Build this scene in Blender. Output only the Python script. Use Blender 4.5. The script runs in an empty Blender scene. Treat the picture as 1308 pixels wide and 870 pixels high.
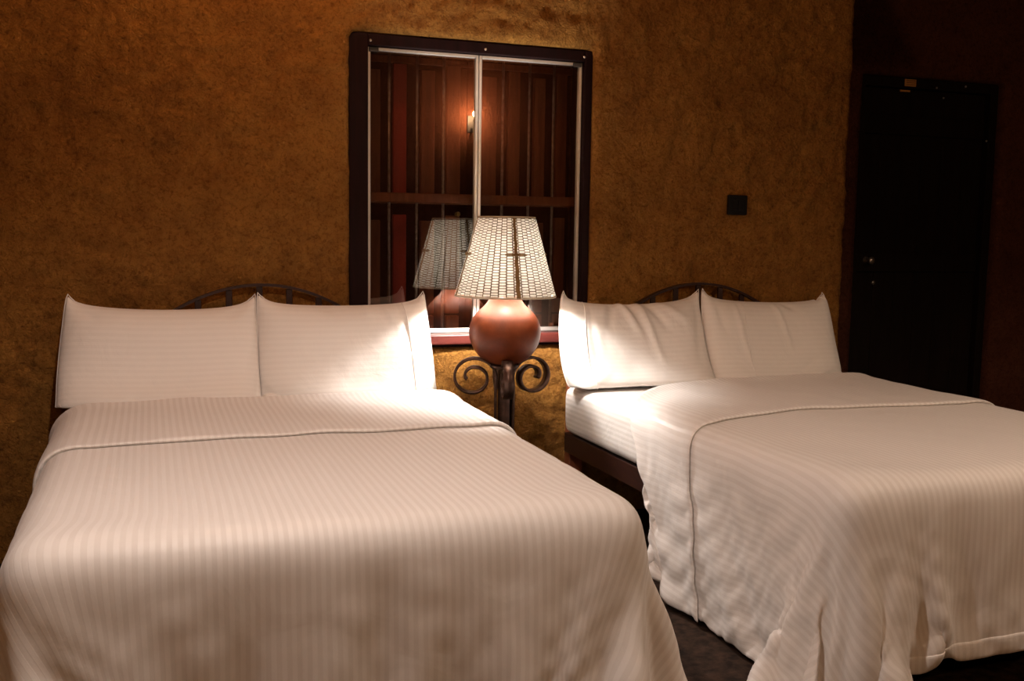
import bpy, bmesh, math, random
import numpy as np
from mathutils import Matrix, Vector, noise

random.seed(7)
rng = np.random.default_rng(11)
S = bpy.context.scene
COL = S.collection
PI = math.pi

# ------------------------------------------------------------------ camera
F_PX, YAW, PITCH, ROLL = 1292.4, 0.3441, 0.1044, 0.0148
CAM = Vector((0.0, -4.173, 1.275))
fw = Vector((math.sin(YAW) * math.cos(PITCH), math.cos(YAW) * math.cos(PITCH), -math.sin(PITCH)))
rt = Vector((math.cos(YAW), -math.sin(YAW), 0.0))
up = rt.cross(fw)
rt2 = math.cos(ROLL) * rt + math.sin(ROLL) * up
up2 = math.cos(ROLL) * up - math.sin(ROLL) * rt
cd = bpy.data.cameras.new('camera')
cd.sensor_width = 36.0
cd.lens = F_PX * 36.0 / 1308.0
cd.clip_start = 0.02
co = bpy.data.objects.new('camera', cd)
COL.objects.link(co)
co.matrix_world = Matrix(((rt2.x, up2.x, -fw.x, CAM.x), (rt2.y, up2.y, -fw.y, CAM.y),
                          (rt2.z, up2.z, -fw.z, CAM.z), (0, 0, 0, 1)))
S.camera = co

# ------------------------------------------------------------------ world / exposure
w = bpy.data.worlds.new('night'); S.world = w; w.use_nodes = True
w.node_tree.nodes['Background'].inputs[0].default_value = (0.02, 0.025, 0.04, 1)
w.node_tree.nodes['Background'].inputs[1].default_value = 0.05
S.view_settings.view_transform = 'Standard'
S.view_settings.look = 'None'
S.view_settings.exposure = 0.0
S.view_settings.gamma = 1.0
S.view_settings.use_curve_mapping = False

# lamps: a shaded pendant and an added second one, a bare ceiling lamp, a sconce and an added fill, the bedside lamp
PENDANT_A, PENDANT_A_W, PENDANT_A_COL = (0.10, -2.28, 2.22), 75.0, (1.0, 0.83, 0.73)
BED_FILL, BED_FILL_W, BED_FILL_COL = (3.25, -2.66, 2.40), 72.0, (1.0, 0.75, 0.56)  # second pendant, added to brighten the bed nearer the door
CEIL_POS, CEIL_W = (0.50, -0.74, 2.84), 30.0
SCONCE_POS, SCONCE_W = (2.98, -5.14, 2.42), 54.0
FRONT_FILL_POS, FRONT_FILL_W = (-0.30, -5.14, 2.25), 42.0  # unseen second sconce, added as fill light for the bed fronts
WARM = (1.0, 0.47, 0.22)
SCONCE_COL = (1.0, 0.56, 0.27)
BULB_W, BULB_COL = 48.0, (1.0, 0.92, 0.86)

# ------------------------------------------------------------------ materials
def new_mat(name):
    m = bpy.data.materials.new(name); m.use_nodes = True
    return m, m.node_tree, m.node_tree.nodes['Principled BSDF']

def link(nt, a, b): nt.links.new(a, b)

def ramp(nt, fac, stops):
    r = nt.nodes.new('ShaderNodeValToRGB')
    cr = r.color_ramp
    while len(cr.elements) < len(stops): cr.elements.new(0.5)
    for e, (p, c) in zip(cr.elements, stops):
        e.position = p; e.color = (*c, 1)
    link(nt, fac, r.inputs[0])
    return r.outputs[0]

def noise_tex(nt, vec, scale, detail=4, rough=0.55, dist=0.0):
    n = nt.nodes.new('ShaderNodeTexNoise')
    n.inputs['Scale'].default_value = scale; n.inputs['Detail'].default_value = detail
    n.inputs['Roughness'].default_value = rough; n.inputs['Distortion'].default_value = dist
    link(nt, vec, n.inputs['Vector'])
    return n.outputs['Fac']

def bump(nt, h, strength, dist, prev=None):
    b = nt.nodes.new('ShaderNodeBump')
    b.inputs['Strength'].default_value = strength; b.inputs['Distance'].default_value = dist
    link(nt, h, b.inputs['Height'])
    if prev is not None: link(nt, prev, b.inputs['Normal'])
    return b.outputs['Normal']

def geo_pos(nt):
    return nt.nodes.new('ShaderNodeNewGeometry').outputs['Position']

def tc(nt, which):
    return nt.nodes.new('ShaderNodeTexCoord').outputs[which]

def math_n(nt, op, a, b=None, c=None):
    n = nt.nodes.new('ShaderNodeMath'); n.operation = op
    for i, v in enumerate((a, b, c)):
        if v is None: continue
        if isinstance(v, (int, float)): n.inputs[i].default_value = v
        else: link(nt, v, n.inputs[i])
    return n.outputs[0]

def mat_plaster(name, stops):
    m, nt, b = new_mat(name)
    p = geo_pos(nt)
    big = noise_tex(nt, p, 1.6, 5, 0.6)
    mid = noise_tex(nt, p, 9, 6, 0.65, 0.4)
    fine = noise_tex(nt, p, 70, 5, 0.7, 0.8)
    s = math_n(nt, 'MULTIPLY_ADD', mid, 0.45, math_n(nt, 'MULTIPLY', big, 0.55))
    c = ramp(nt, s, stops)
    dk = ramp(nt, fine, [(0.32, (0.40, 0.32, 0.28)), (0.52, (1, 1, 1))])
    mx = nt.nodes.new('ShaderNodeMix'); mx.data_type = 'RGBA'; mx.blend_type = 'MULTIPLY'
    mx.inputs[0].default_value = 0.8
    link(nt, c, mx.inputs[6]); link(nt, dk, mx.inputs[7])
    link(nt, mx.outputs[2], b.inputs['Base Color'])
    b.inputs['Roughness'].default_value = 0.92
    b.inputs['Specular IOR Level'].default_value = 0.12
    n1 = bump(nt, mid, 0.8, 0.03)
    n2 = bump(nt, noise_tex(nt, p, 26, 6, 0.72, 1.6), 1.0, 0.024, n1)
    n3 = bump(nt, fine, 0.5, 0.004, n2)
    link(nt, n3, b.inputs['Normal'])
    return m

def mat_fabric(name, lo, hi, wrinkle=0.25, scale=9.0, satin=0.20):
    """white cotton with satin stripes, two centimetres apart, across the first UV axis (metres)"""
    m, nt, b = new_mat(name)
    uv = tc(nt, 'UV')
    sx = nt.nodes.new('ShaderNodeSeparateXYZ'); link(nt, uv, sx.inputs[0])
    sn = math_n(nt, 'SINE', math_n(nt, 'MULTIPLY', sx.outputs[0], 2 * PI / 0.021))
    st = ramp(nt, math_n(nt, 'MULTIPLY_ADD', sn, 0.5, 0.5), [(0.38, (0, 0, 0)), (0.62, (1, 1, 1))])
    mx = nt.nodes.new('ShaderNodeMix'); mx.data_type = 'RGBA'
    link(nt, st, mx.inputs[0]); mx.inputs[6].default_value = (*lo, 1); mx.inputs[7].default_value = (*hi, 1)
    link(nt, mx.outputs[2], b.inputs['Base Color'])
    r = math_n(nt, 'MULTIPLY_ADD', st, -satin, 0.68)
    link(nt, r, b.inputs['Roughness'])
    b.inputs['Specular IOR Level'].default_value = 0.35
    b.inputs['Sheen Weight'].default_value = 0.12
    b.inputs['Sheen Roughness'].default_value = 0.4
    n1 = bump(nt, noise_tex(nt, uv, scale, 4, 0.5, 1.2), wrinkle, 0.012)
    n2 = bump(nt, st, 0.10, 0.002, n1)
    n3 = bump(nt, noise_tex(nt, uv, 700, 2, 0.5), 0.05, 0.001, n2)
    link(nt, n3, b.inputs['Normal'])
    return m

def mat_wood(name, c1, c2, rough=0.5, axis=2, scale=1.0, spec=0.4):
    m, nt, b = new_mat(name)
    mp = nt.nodes.new('ShaderNodeMapping')
    sc = [14 * scale] * 3; sc[axis] = 1.2 * scale
    mp.inputs['Scale'].default_value = sc
    link(nt, geo_pos(nt), mp.inputs[0])
    g = noise_tex(nt, mp.outputs[0], 2.5, 6, 0.65, 0.6)
    link(nt, ramp(nt, g, [(0.3, c1), (0.7, c2)]), b.inputs['Base Color'])
    b.inputs['Roughness'].default_value = rough
    b.inputs['Specular IOR Level'].default_value = spec
    link(nt, bump(nt, g, 0.2, 0.003), b.inputs['Normal'])
    return m

def mat_plain(name, c, rough=0.5, metal=0.0, var=0.12, scale=30, spec=0.5, bmp=0.0):
    m, nt, b = new_mat(name)
    n = noise_tex(nt, tc(nt, 'Object'), scale, 4, 0.6)
    lo = tuple(v * (1 - var) for v in c); hi = tuple(min(1, v * (1 + var)) for v in c)
    link(nt, ramp(nt, n, [(0.35, lo), (0.65, hi)]), b.inputs['Base Color'])
    b.inputs['Roughness'].default_value = rough; b.inputs['Metallic'].default_value = metal
    b.inputs['Specular IOR Level'].default_value = spec
    if bmp: link(nt, bump(nt, n, bmp, 0.003), b.inputs['Normal'])
    return m

def mat_glass():
    m = bpy.data.materials.new('window_glass'); m.use_nodes = True
    nt = m.node_tree; nt.nodes.clear()
    out = nt.nodes.new('ShaderNodeOutputMaterial')
    t = nt.nodes.new('ShaderNodeBsdfTransparent'); t.inputs[0].default_value = (0.86, 0.84, 0.82, 1)
    g = nt.nodes.new('ShaderNodeBsdfGlossy'); g.inputs['Roughness'].default_value = 0.0
    g.inputs[0].default_value = (1, 0.98, 0.95, 1)
    mx = nt.nodes.new('ShaderNodeMixShader'); mx.inputs[0].default_value = 0.17
    link(nt, t.outputs[0], mx.inputs[1]); link(nt, g.outputs[0], mx.inputs[2])
    link(nt, mx.outputs[0], out.inputs[0])
    return m

def mat_bulb(name, c, strength):
    m = bpy.data.materials.new(name); m.use_nodes = True
    nt = m.node_tree; nt.nodes.clear()
    out = nt.nodes.new('ShaderNodeOutputMaterial')
    t = nt.nodes.new('ShaderNodeBsdfTransparent')
    e = nt.nodes.new('ShaderNodeEmission'); e.inputs[0].default_value = (*c, 1); e.inputs[1].default_value = strength
    a = nt.nodes.new('ShaderNodeAddShader')
    link(nt, t.outputs[0], a.inputs[0]); link(nt, e.outputs[0], a.inputs[1]); link(nt, a.outputs[0], out.inputs[0])
    return m

def mat_reed():
    m = bpy.data.materials.new('white_reed'); m.use_nodes = True
    nt = m.node_tree; nt.nodes.clear()
    out = nt.nodes.new('ShaderNodeOutputMaterial')
    n = noise_tex(nt, tc(nt, 'Object'), 60, 3, 0.6)
    c = ramp(nt, n, [(0.35, (0.78, 0.75, 0.68)), (0.6, (0.93, 0.92, 0.88))])
    d = nt.nodes.new('ShaderNodeBsdfDiffuse'); t = nt.nodes.new('ShaderNodeBsdfTranslucent')
    link(nt, c, d.inputs[0]); link(nt, c, t.inputs[0])
    mx = nt.nodes.new('ShaderNodeMixShader'); mx.inputs[0].default_value = 0.21
    link(nt, d.outputs[0], mx.inputs[1]); link(nt, t.outputs[0], mx.inputs[2]); link(nt, mx.outputs[0], out.inputs[0])
    return m

def mat_gourd():
    m, nt, b = new_mat('lacquered_gourd')
    p = tc(nt, 'Object')
    a = noise_tex(nt, p, 9, 5, 0.6, 0.3)
    link(nt, ramp(nt, a, [(0.3, (0.055, 0.010, 0.003)), (0.55, (0.105, 0.021, 0.005)), (0.75, (0.15, 0.035, 0.009))]), b.inputs['Base Color'])
    b.inputs['Roughness'].default_value = 0.45
    b.inputs['Specular IOR Level'].default_value = 0.18
    link(nt, bump(nt, noise_tex(nt, p, 35, 4, 0.6), 0.08, 0.004), b.inputs['Normal'])
    return m

M = dict(
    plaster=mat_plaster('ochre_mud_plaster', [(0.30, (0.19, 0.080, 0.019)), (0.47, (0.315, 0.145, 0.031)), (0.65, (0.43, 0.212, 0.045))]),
    shadedplaster=mat_plaster('shade_toned_plaster', [(0.30, (0.07, 0.022, 0.012)), (0.47, (0.10, 0.034, 0.018)), (0.65, (0.13, 0.046, 0.024))]),  # wall plaster with shade and weak bounce light put into its colour
    duvet=mat_fabric('duvet_cotton', (0.72, 0.69, 0.665), (0.79, 0.765, 0.745), 0.16, 7),
    case=mat_fabric('pillowcase_cotton', (0.755, 0.73, 0.70), (0.78, 0.755, 0.725), 0.30, 9, 0.10),
    sheet=mat_fabric('sheet_cotton', (0.68, 0.66, 0.63), (0.80, 0.78, 0.76), 0.22, 8),
    casing=mat_wood('casing_wood', (0.006, 0.002, 0.002), (0.016, 0.004, 0.004), 0.7, spec=0.12),
    sill=mat_wood('sill_wood', (0.055, 0.010, 0.008), (0.11, 0.022, 0.016), 0.4, 0),
    shutter=mat_wood('shutter_wood', (0.12, 0.036, 0.016), (0.26, 0.085, 0.03), 0.5),
    shutter_red=mat_wood('red_shutter_wood', (0.26, 0.022, 0.016), (0.40, 0.04, 0.026), 0.5),
    shutter_dark=mat_wood('dark_shutter_wood', (0.006, 0.003, 0.002), (0.014, 0.006, 0.004), 0.7, spec=0.1),
    bedwood=mat_wood('bed_wood', (0.016, 0.006, 0.004), (0.040, 0.014, 0.009), 0.4, 1),
    postwood=mat_wood('post_wood', (0.15, 0.042, 0.018), (0.26, 0.08, 0.03), 0.45, 2),
    doorwood=mat_wood('door_wood', (0.006, 0.004, 0.003), (0.012, 0.007, 0.005), 0.7, 2, spec=0.1),
    iron=mat_plain('brown_iron', (0.060, 0.030, 0.020), 0.38, 0.7, 0.3, 40),
    blackiron=mat_plain('black_iron', (0.012, 0.010, 0.010), 0.5, 0.3, 0.2, 40),
    bar=mat_plain('bar_steel', (0.30, 0.26, 0.22), 0.4, 0.6, 0.3, 60),
    alu=mat_plain('aluminium', (0.62, 0.60, 0.56), 0.38, 0.55, 0.05, 20),
    bracket=mat_plain('bracket_plastic', (0.05, 0.045, 0.04), 0.5),
    screw=mat_plain('screw_steel', (0.5, 0.48, 0.44), 0.3, 0.9),
    brass=mat_plain('brass', (0.55, 0.36, 0.10), 0.35, 0.9),
    black=mat_plain('black_plastic', (0.006, 0.006, 0.007), 0.45, spec=0.2),
    glass=mat_glass(),
    reed=mat_reed(),
    twine=mat_plain('brown_twine', (0.15, 0.10, 0.05), 0.8, var=0.25),
    raffia=mat_plain('brown_raffia', (0.22, 0.13, 0.045), 0.75, var=0.25),
    rim=mat_plain('cream_rim', (0.50, 0.42, 0.31), 0.7),
    gourd=mat_gourd(),
    bulb=mat_bulb('lamp_bulb', (1.0, 0.92, 0.84), 10.0),
    globe=mat_bulb('warm_globe', WARM, 2.5),
    flame=mat_bulb('sconce_bulb', (1.0, 0.72, 0.42), 25.0),
    floor=mat_plain('dark_stone_floor', (0.026, 0.015, 0.010), 0.95, 0, 0.6, 22, 0.1, bmp=0.9),
    ceil=mat_wood('ceiling_wood', (0.05, 0.022, 0.012), (0.11, 0.05, 0.025), 0.6, 1),
    sticker=mat_plain('orange_plate', (0.50, 0.24, 0.06), 0.5),
    stickerink=mat_plain('plate_ink', (0.10, 0.05, 0.02), 0.6),
)

# ------------------------------------------------------------------ mesh helpers
def obj(name, verts, faces, mat, parent=None, smooth=False, uv=None):
    me = bpy.data.meshes.new(name)
    me.from_pydata([tuple(v) for v in verts], [], [tuple(f) for f in faces])
    me.update()
    if uv is not None:
        lay = me.uv_layers.new(name='UVMap')
        li = np.empty(len(me.loops), dtype=np.int32); me.loops.foreach_get('vertex_index', li)
        lay.data.foreach_set('uv', np.asarray(uv, dtype=np.float32)[li].ravel())
    if smooth: me.polygons.foreach_set('use_smooth', np.ones(len(me.polygons), dtype=bool))
    me.materials.append(M[mat])
    o = bpy.data.objects.new(name, me); COL.objects.link(o)
    if parent is not None: o.parent = parent
    return o

def bm_obj(name, bm, mat, parent=None, smooth=False):
    me = bpy.data.meshes.new(name); bm.to_mesh(me); bm.free()
    if smooth: me.polygons.foreach_set('use_smooth', np.ones(len(me.polygons), dtype=bool))
    me.materials.append(M[mat])
    o = bpy.data.objects.new(name, me); COL.objects.link(o)
    if parent is not None: o.parent = parent
    return o

def empty(name, loc=(0, 0, 0)):
    o = bpy.data.objects.new(name, None); COL.objects.link(o)
    o.empty_display_size = 0.05; o.location = loc
    return o

def tag(o, label=None, cat=None, group=None, kind=None):
    if label: o['label'] = label
    if cat: o['category'] = cat
    if group: o['group'] = group
    if kind: o['kind'] = kind
    return o

def boxbm(bm, x0, x1, y0, y1, z0, z1, bev=0.0):
    r = bmesh.ops.create_cube(bm, size=1.0)
    vs = r['verts']
    for v in vs:
        v.co = Vector(((x0 + x1) / 2 + v.co.x * (x1 - x0), (y0 + y1) / 2 + v.co.y * (y1 - y0), (z0 + z1) / 2 + v.co.z * (z1 - z0)))
    if bev:
        es = {e for v in vs for e in v.link_edges}
        bmesh.ops.bevel(bm, geom=list(es), offset=bev, segments=2, affect='EDGES', profile=0.5)

def box(name, x0, x1, y0, y1, z0, z1, mat, parent=None, bev=0.0):
    bm = bmesh.new(); boxbm(bm, x0, x1, y0, y1, z0, z1, bev)
    if parent is not None and parent.location.length > 0:
        bmesh.ops.translate(bm, verts=bm.verts, vec=-parent.location)
    return bm_obj(name, bm, mat, parent)

def tube(pts, rad, n=8, closed=False, flat=None):
    """round (or flat: (half width, half thickness)) bar along a polyline -> verts, faces"""
    pts = [Vector(p) for p in pts]; N = len(pts); V = []; Fc = []
    prev = None
    for i, p in enumerate(pts):
        a = pts[(i - 1) % N] if (i > 0 or closed) else p
        b = pts[(i + 1) % N] if (i < N - 1 or closed) else p
        d = (b - a).normalized()
        if prev is None:
            ref = Vector((0, 0, 1)) if abs(d.z) < 0.9 else Vector((1, 0, 0))
            prev = (ref - d * ref.dot(d)).normalized()
        else:
            prev = (prev - d * prev.dot(d)).normalized()
        q = d.cross(prev)
        r = rad[i] if hasattr(rad, '__len__') else rad
        for k in range(n):
            t = 2 * PI * k / n
            V.append(p + (prev * math.cos(t) + q * math.sin(t)) * r)
    for i in range(N if closed else N - 1):
        j = (i + 1) % N
        for k in range(n):
            l = (k + 1) % n
            Fc.append((i * n + k, i * n + l, j * n + l, j * n + k))
    if not closed:
        Fc.append(tuple(range(n - 1, -1, -1))); Fc.append(tuple((N - 1) * n + k for k in range(n)))
    return V, Fc

def ribbon(pts, side, hw, ht):
    """flat iron bar: width along 'side', thickness in the plane of the path"""
    pts = [Vector(p) for p in pts]; side = Vector(side).normalized(); V = []; Fc = []; N = len(pts)
    for i, p in enumerate(pts):
        d = (pts[min(i + 1, N - 1)] - pts[max(i - 1, 0)]).normalized()
        nrm = d.cross(side).normalized()
        for a, b in ((-1, -1), (1, -1), (1, 1), (-1, 1)):
            V.append(p + side * hw * a + nrm * ht * b)
    for i in range(N - 1):
        for k in range(4):
            l = (k + 1) % 4
            Fc.append((i * 4 + k, i * 4 + l, i * 4 + 4 + l, i * 4 + 4 + k))
    Fc.append((3, 2, 1, 0)); Fc.append(tuple((N - 1) * 4 + k for k in range(4)))
    return V, Fc

def lathe(prof, n=48, cx=0, cy=0, cap=True):
    V = []; Fc = []
    for r, z in prof:
        for k in range(n):
            t = 2 * PI * k / n
            V.append((cx + r * math.cos(t), cy + r * math.sin(t), z))
    for i in range(len(prof) - 1):
        for k in range(n):
            l = (k + 1) % n
            Fc.append((i * n + k, i * n + l, (i + 1) * n + l, (i + 1) * n + k))
    if cap:
        Fc.append(tuple(range(n - 1, -1, -1))); Fc.append(tuple((len(prof) - 1) * n + k for k in range(n)))
    return V, Fc

# ------------------------------------------------------------------ the room
X_L, X_R, Y_F, Z_C = -1.35, 6.0, -5.3, 2.95
X_STEP, Y_REC = 3.24, 0.35

def plaster_wall(name, x0, x1, z0, z1, y, step, hole=None, amp=0.006, depth=0.34, close_right=None, edge=0.035, mat='plaster'):
    nx = int(round((x1 - x0) / step)) + 1; nz = int(round((z1 - z0) / step)) + 1
    xs = np.linspace(x0, x1, nx); zs = np.linspace(z0, z1, nz)
    GX, GZ = np.meshgrid(xs, zs, indexing='ij')
    P = np.stack([GX.ravel(), np.full(GX.size, y), GZ.ravel()], 1)
    def sdf(p):
        hx0, hx1, hz0, hz1, r = hole
        q = np.abs(p - np.array([(hx0 + hx1) / 2, (hz0 + hz1) / 2])) - np.array([(hx1 - hx0) / 2 - r, (hz1 - hz0) / 2 - r])
        return np.linalg.norm(np.maximum(q, 0), axis=1) + np.minimum(q.max(1), 0) - r
    idx = np.arange(nx * nz).reshape(nx, nz)
    quads = np.stack([idx[:-1, :-1], idx[1:, :-1], idx[1:, 1:], idx[:-1, 1:]], -1).reshape(-1, 4)
    rim_edges = []
    if hole:
        c = P[quads][:, :, [0, 2]].mean(1)
        keep = sdf(c) > 0
        gone = np.zeros(len(P), bool); gone[quads[~keep].ravel()] = True
        stay = np.zeros(len(P), bool); stay[quads[keep].ravel()] = True
        rim = gone & stay
        p2 = P[rim][:, [0, 2]]
        for _ in range(3):
            d = sdf(p2); e = 1e-4
            g = np.stack([(sdf(p2 + [e, 0]) - d) / e, (sdf(p2 + [0, e]) - d) / e], 1)
            g /= np.maximum(np.linalg.norm(g, axis=1, keepdims=True), 1e-6)
            p2 = p2 - g * d[:, None]
        P[rim, 0] = p2[:, 0]; P[rim, 2] = p2[:, 1]
        removed = quads[~keep]; quads = quads[keep]
    dsp = np.array([noise.fractal(Vector((p[0] * 5, 3.3, p[2] * 5)), 1.0, 2.0, 3) * 0.9
                    + noise.fractal(Vector((p[0] * 24, 7.7, p[2] * 24)), 0.8, 2.1, 3) * 0.75 for p in P])
    P[:, 1] += np.clip(dsp, -1.6, 1.6) * amp
    if hole:
        d = np.maximum(sdf(P[:, [0, 2]]), 0)
        k = np.clip(1 - d / edge, 0, 1)
        P[:, 1] += edge * 0.55 * k ** 2.2
    if close_right is not None:      # round the free corner of the wall into its return
        k = np.clip(1 - (x1 - P[:, 0]) / 0.04, 0, 1)
        P[:, 1] += 0.04 * 0.7 * k ** 2.5
    bm = bmesh.new()
    vs = [bm.verts.new(p) for p in P]
    for q in quads: bm.faces.new([vs[i] for i in q])
    if hole:
        rimset = {vs[i] for i in np.nonzero(rim)[0]}
        es = [e for e in bm.edges if len(e.link_faces) == 1 and e.verts[0] in rimset and e.verts[1] in rimset]
        for dy in (0.06, depth):
            r = bmesh.ops.extrude_edge_only(bm, edges=es)
            nv = [g for g in r['geom'] if isinstance(g, bmesh.types.BMVert)]
            es = [g for g in r['geom'] if isinstance(g, bmesh.types.BMEdge) and len(g.link_faces) == 1 and g.verts[0] in nv and g.verts[1] in nv]
            for v in nv: v.co.y = y + dy
    if close_right is not None:
        es = [e for e in bm.edges if len(e.link_faces) == 1 and all(abs(v.co.x - x1) < 1e-5 for v in e.verts)]
        for t in np.linspace(0, 1, 14)[1:]:
            r = bmesh.ops.extrude_edge_only(bm, edges=es)
            nv = [g for g in r['geom'] if isinstance(g, bmesh.types.BMVert)]
            es = [g for g in r['geom'] if isinstance(g, bmesh.types.BMEdge) and len(g.link_faces) == 1 and g.verts[0] in nv and g.verts[1] in nv]
            for v in nv:
                v.co.y = y + 0.03 + (close_right - y - 0.03) * t
                v.co.x = x1 + amp * noise.fractal(Vector((4.1, v.co.y * 18, v.co.z * 18)), 0.9, 2.0, 3)
    bmesh.ops.remove_doubles(bm, verts=bm.verts, dist=1e-5)
    bmesh.ops.recalc_face_normals(bm, faces=bm.faces)
    bm.verts.ensure_lookup_table()
    o = bm_obj(name, bm, mat, None, True)
    return tag(o, kind='structure')

WX0, WX1, WZ0, WZ1 = 0.779, 1.866, 0.786, 2.090
DX0, DX1, DZ1 = 3.573, 4.54, 2.155
plaster_wall('wall_back', X_L, X_STEP, 0.0, Z_C, 0.0, 0.0155, (WX0, WX1, WZ0, WZ1, 0.035), 0.0125, 0.40, close_right=Y_REC)
plaster_wall('wall_recess', X_STEP, X_R, 0.0, Z_C, Y_REC, 0.025, (DX0, DX1, -0.4, DZ1, 0.02), 0.004, 0.18, edge=0.02, mat='shadedplaster')  # the recess's shade is put into its plaster colour

def slab(name, x0, x1, y0, y1, z0, z1, mat):
    return tag(box(name, x0, x1, y0, y1, z0, z1, mat), kind='structure')
slab('floor', X_L - 0.2, X_R + 0.2, Y_F - 0.2, Y_REC + 0.6, -0.12, 0.0, 'floor')
slab('ceiling', X_L - 0.2, X_R + 0.2, Y_F - 0.2, Y_REC + 0.6, Z_C, Z_C + 0.12, 'ceil')
slab('wall_left', X_L - 0.2, X_L, Y_F - 0.2, 0.45, 0.0, Z_C, 'plaster')
slab('wall_right', X_R, X_R + 0.2, Y_F - 0.2, Y_REC + 0.6, 0.0, Z_C, 'shadedplaster')
slab('wall_front', X_L, X_R, Y_F - 0.2, Y_F, 0.0, Z_C, 'shadedplaster')  # colour darkened to weaken its bounce and its reflection in the panes
slab('wall_outer', X_L, X_R, Y_REC + 0.25, Y_REC + 0.6, 0.0, Z_C, 'doorwood')

# ------------------------------------------------------------------ window
win = tag(empty('window_1'), kind='structure')
SX0, SX1, SZ0, SZ1, SXM = 0.862, 1.826, 0.846, 2.036, 1.345
box('jamb', WX0 + 0.002, SX0 - 0.002, 0.022, 0.17, WZ0 + 0.004, WZ1 - 0.004, 'casing', win, 0.004)
box('jamb', SX1 + 0.002, WX1 - 0.002, 0.022, 0.17, WZ0 + 0.004, WZ1 - 0.004, 'casing', win, 0.004)
box('head', SX0 - 0.002, SX1 + 0.002, 0.024, 0.17, SZ1 + 0.002, WZ1 - 0.004, 'casing', win, 0.004)
box('sill', WX0 - 0.004, WX1 + 0.004, -0.022, 0.17, SZ0 - 0.046, SZ0 - 0.002, 'sill', win, 0.006)
box('apron', SX0 - 0.05, SX1 + 0.02, 0.010, 0.15, WZ0 + 0.002, SZ0 - 0.046, 'casing', win, 0.002)
bw = 0.0135
for k, (a, b) in enumerate(((SX0, SXM - 0.001), (SXM + 0.001, SX1))):
    bm = bmesh.new()
    yy = (0.050, 0.074)
    boxbm(bm, a, a + bw, *yy, SZ0, SZ1, 0.002); boxbm(bm, b - bw, b, *yy, SZ0, SZ1, 0.002)
    boxbm(bm, a + bw, b - bw, *yy, SZ1 - bw, SZ1, 0.002); boxbm(bm, a + bw, b - bw, *yy, SZ0, SZ0 + bw * 1.3, 0.002)
    sash = bm_obj('sash', bm, 'alu', win); tag(sash, 'thin pale aluminium sash frame')
    box('pane', a + bw - 0.003, b - bw + 0.003, 0.060, 0.064, SZ0 + 0.012, SZ1 - 0.010, 'glass', sash)
    cx = a + 0.026 if k == 0 else b - 0.026
    box('corner_bracket', cx - 0.020, cx + 0.020, 0.042, 0.052, SZ1 - 0.020, SZ1 - 0.002, 'bracket', sash, 0.003)
for sx in (SX0 + 0.008, SXM + 0.02, SX1 - 0.002):
    V, Fc = lathe([(0.0055, 0), (0.0055, 0.002), (0.003, 0.004)], 10)
    V = [(sx + v[0], 0.024 - v[2], SZ1 + 0.021 + v[1]) for v in V]
    obj('screw', V, Fc, 'screw', win)
for bx in (0.972, 1.094, 1.212, 1.483, 1.608, 1.724):
    V, Fc = tube([(bx, 0.13, SZ0 - 0.02), (bx, 0.13, SZ1 + 0.02)], 0.0065, 8)
    obj('security_bar', V, Fc, 'bar', win, True)
box('cross_rail', SX0 - 0.01, SX1 + 0.01, 0.118, 0.146, 1.405, 1.447, 'shutter', win, 0.004)
# closed wooden shutters outside the bars
for k, (a, b, pl) in enumerate(((SX0 - 0.02, SXM + 0.01, ((0.905, 0.955), (1.013, 1.072), (1.136, 1.200), (1.254, 1.318))),
                                (SXM + 0.012, SX1 + 0.03, ((1.400, 1.488), (1.544, 1.600), (1.669, 1.723), (1.780, 1.83))))):
    bm = bmesh.new()
    boxbm(bm, a, b, 0.255, 0.28, SZ0 - 0.04, SZ1 + 0.04)
    sh = bm_obj('shutter', bm, 'shutter_dark', win)
    for i, (p0, p1) in enumerate(pl):
        mt = 'shutter_red' if (k == 0 and i == 1) else 'shutter'
        dz = (0.06, 0.03, 0.05, 0.02)[i]
        box('plank', p0, p1, 0.226, 0.2545, 1.435, SZ1 - dz, mt, sh, 0.004)
        box('plank', p0, p1, 0.226, 0.2545, 0.915, 1.40 - (0.07 if i % 2 == 0 else 0.045), mt, sh, 0.004)
        box('panel_block', p0 + 0.002, p1 - 0.001, 0.222, 0.2545, 0.835, 0.905, mt, sh, 0.004)
    for z in (SZ1 - 0.012, 1.418):
        box('rail', a, b, 0.230, 0.2545, z - 0.014, z + 0.014, 'shutter', sh, 0.003)
# small brass latch on the shutter
V, Fc = lathe([(0.010, 0), (0.010, 0.006), (0.005, 0.010), (0.005, 0.018), (0.011, 0.023), (0.008, 0.030)], 12)
V = [(1.302 + v[0], 0.222 - v[2], 1.362 + v[1]) for v in V]
obj('latch_knob', V, Fc, 'brass', win, True)

# ------------------------------------------------------------------ door in the recess
door = tag(empty('door_1'), kind='structure')
yD = Y_REC + 0.07
box('frame_jamb', DX0 + 0.002, DX0 + 0.055, yD - 0.02, yD + 0.09, 0.0, DZ1 - 0.002, 'doorwood', door, 0.003)
box('frame_jamb', DX1 - 0.055, DX1 - 0.002, yD - 0.02, yD + 0.09, 0.0, DZ1 - 0.002, 'doorwood', door, 0.003)
box('frame_head', DX0 + 0.055, DX1 - 0.055, yD - 0.02, yD + 0.09, DZ1 - 0.055, DZ1 - 0.002, 'doorwood', door, 0.003)
nb = 6; wb = (DX1 - DX0 - 0.116) / nb
for i in range(nb):
    x = DX0 + 0.058 + i * wb
    box('board', x + 0.001, x + wb - 0.001, yD + 0.02, yD + 0.055, 0.01, DZ1 - 0.058, 'doorwood', door, 0.003)
for z in (0.35, 1.15, 1.90):
    box('ledge', DX0 + 0.07, DX1 - 0.07, yD, yD + 0.0195, z - 0.05, z + 0.05, 'doorwood', door, 0.003)
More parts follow.
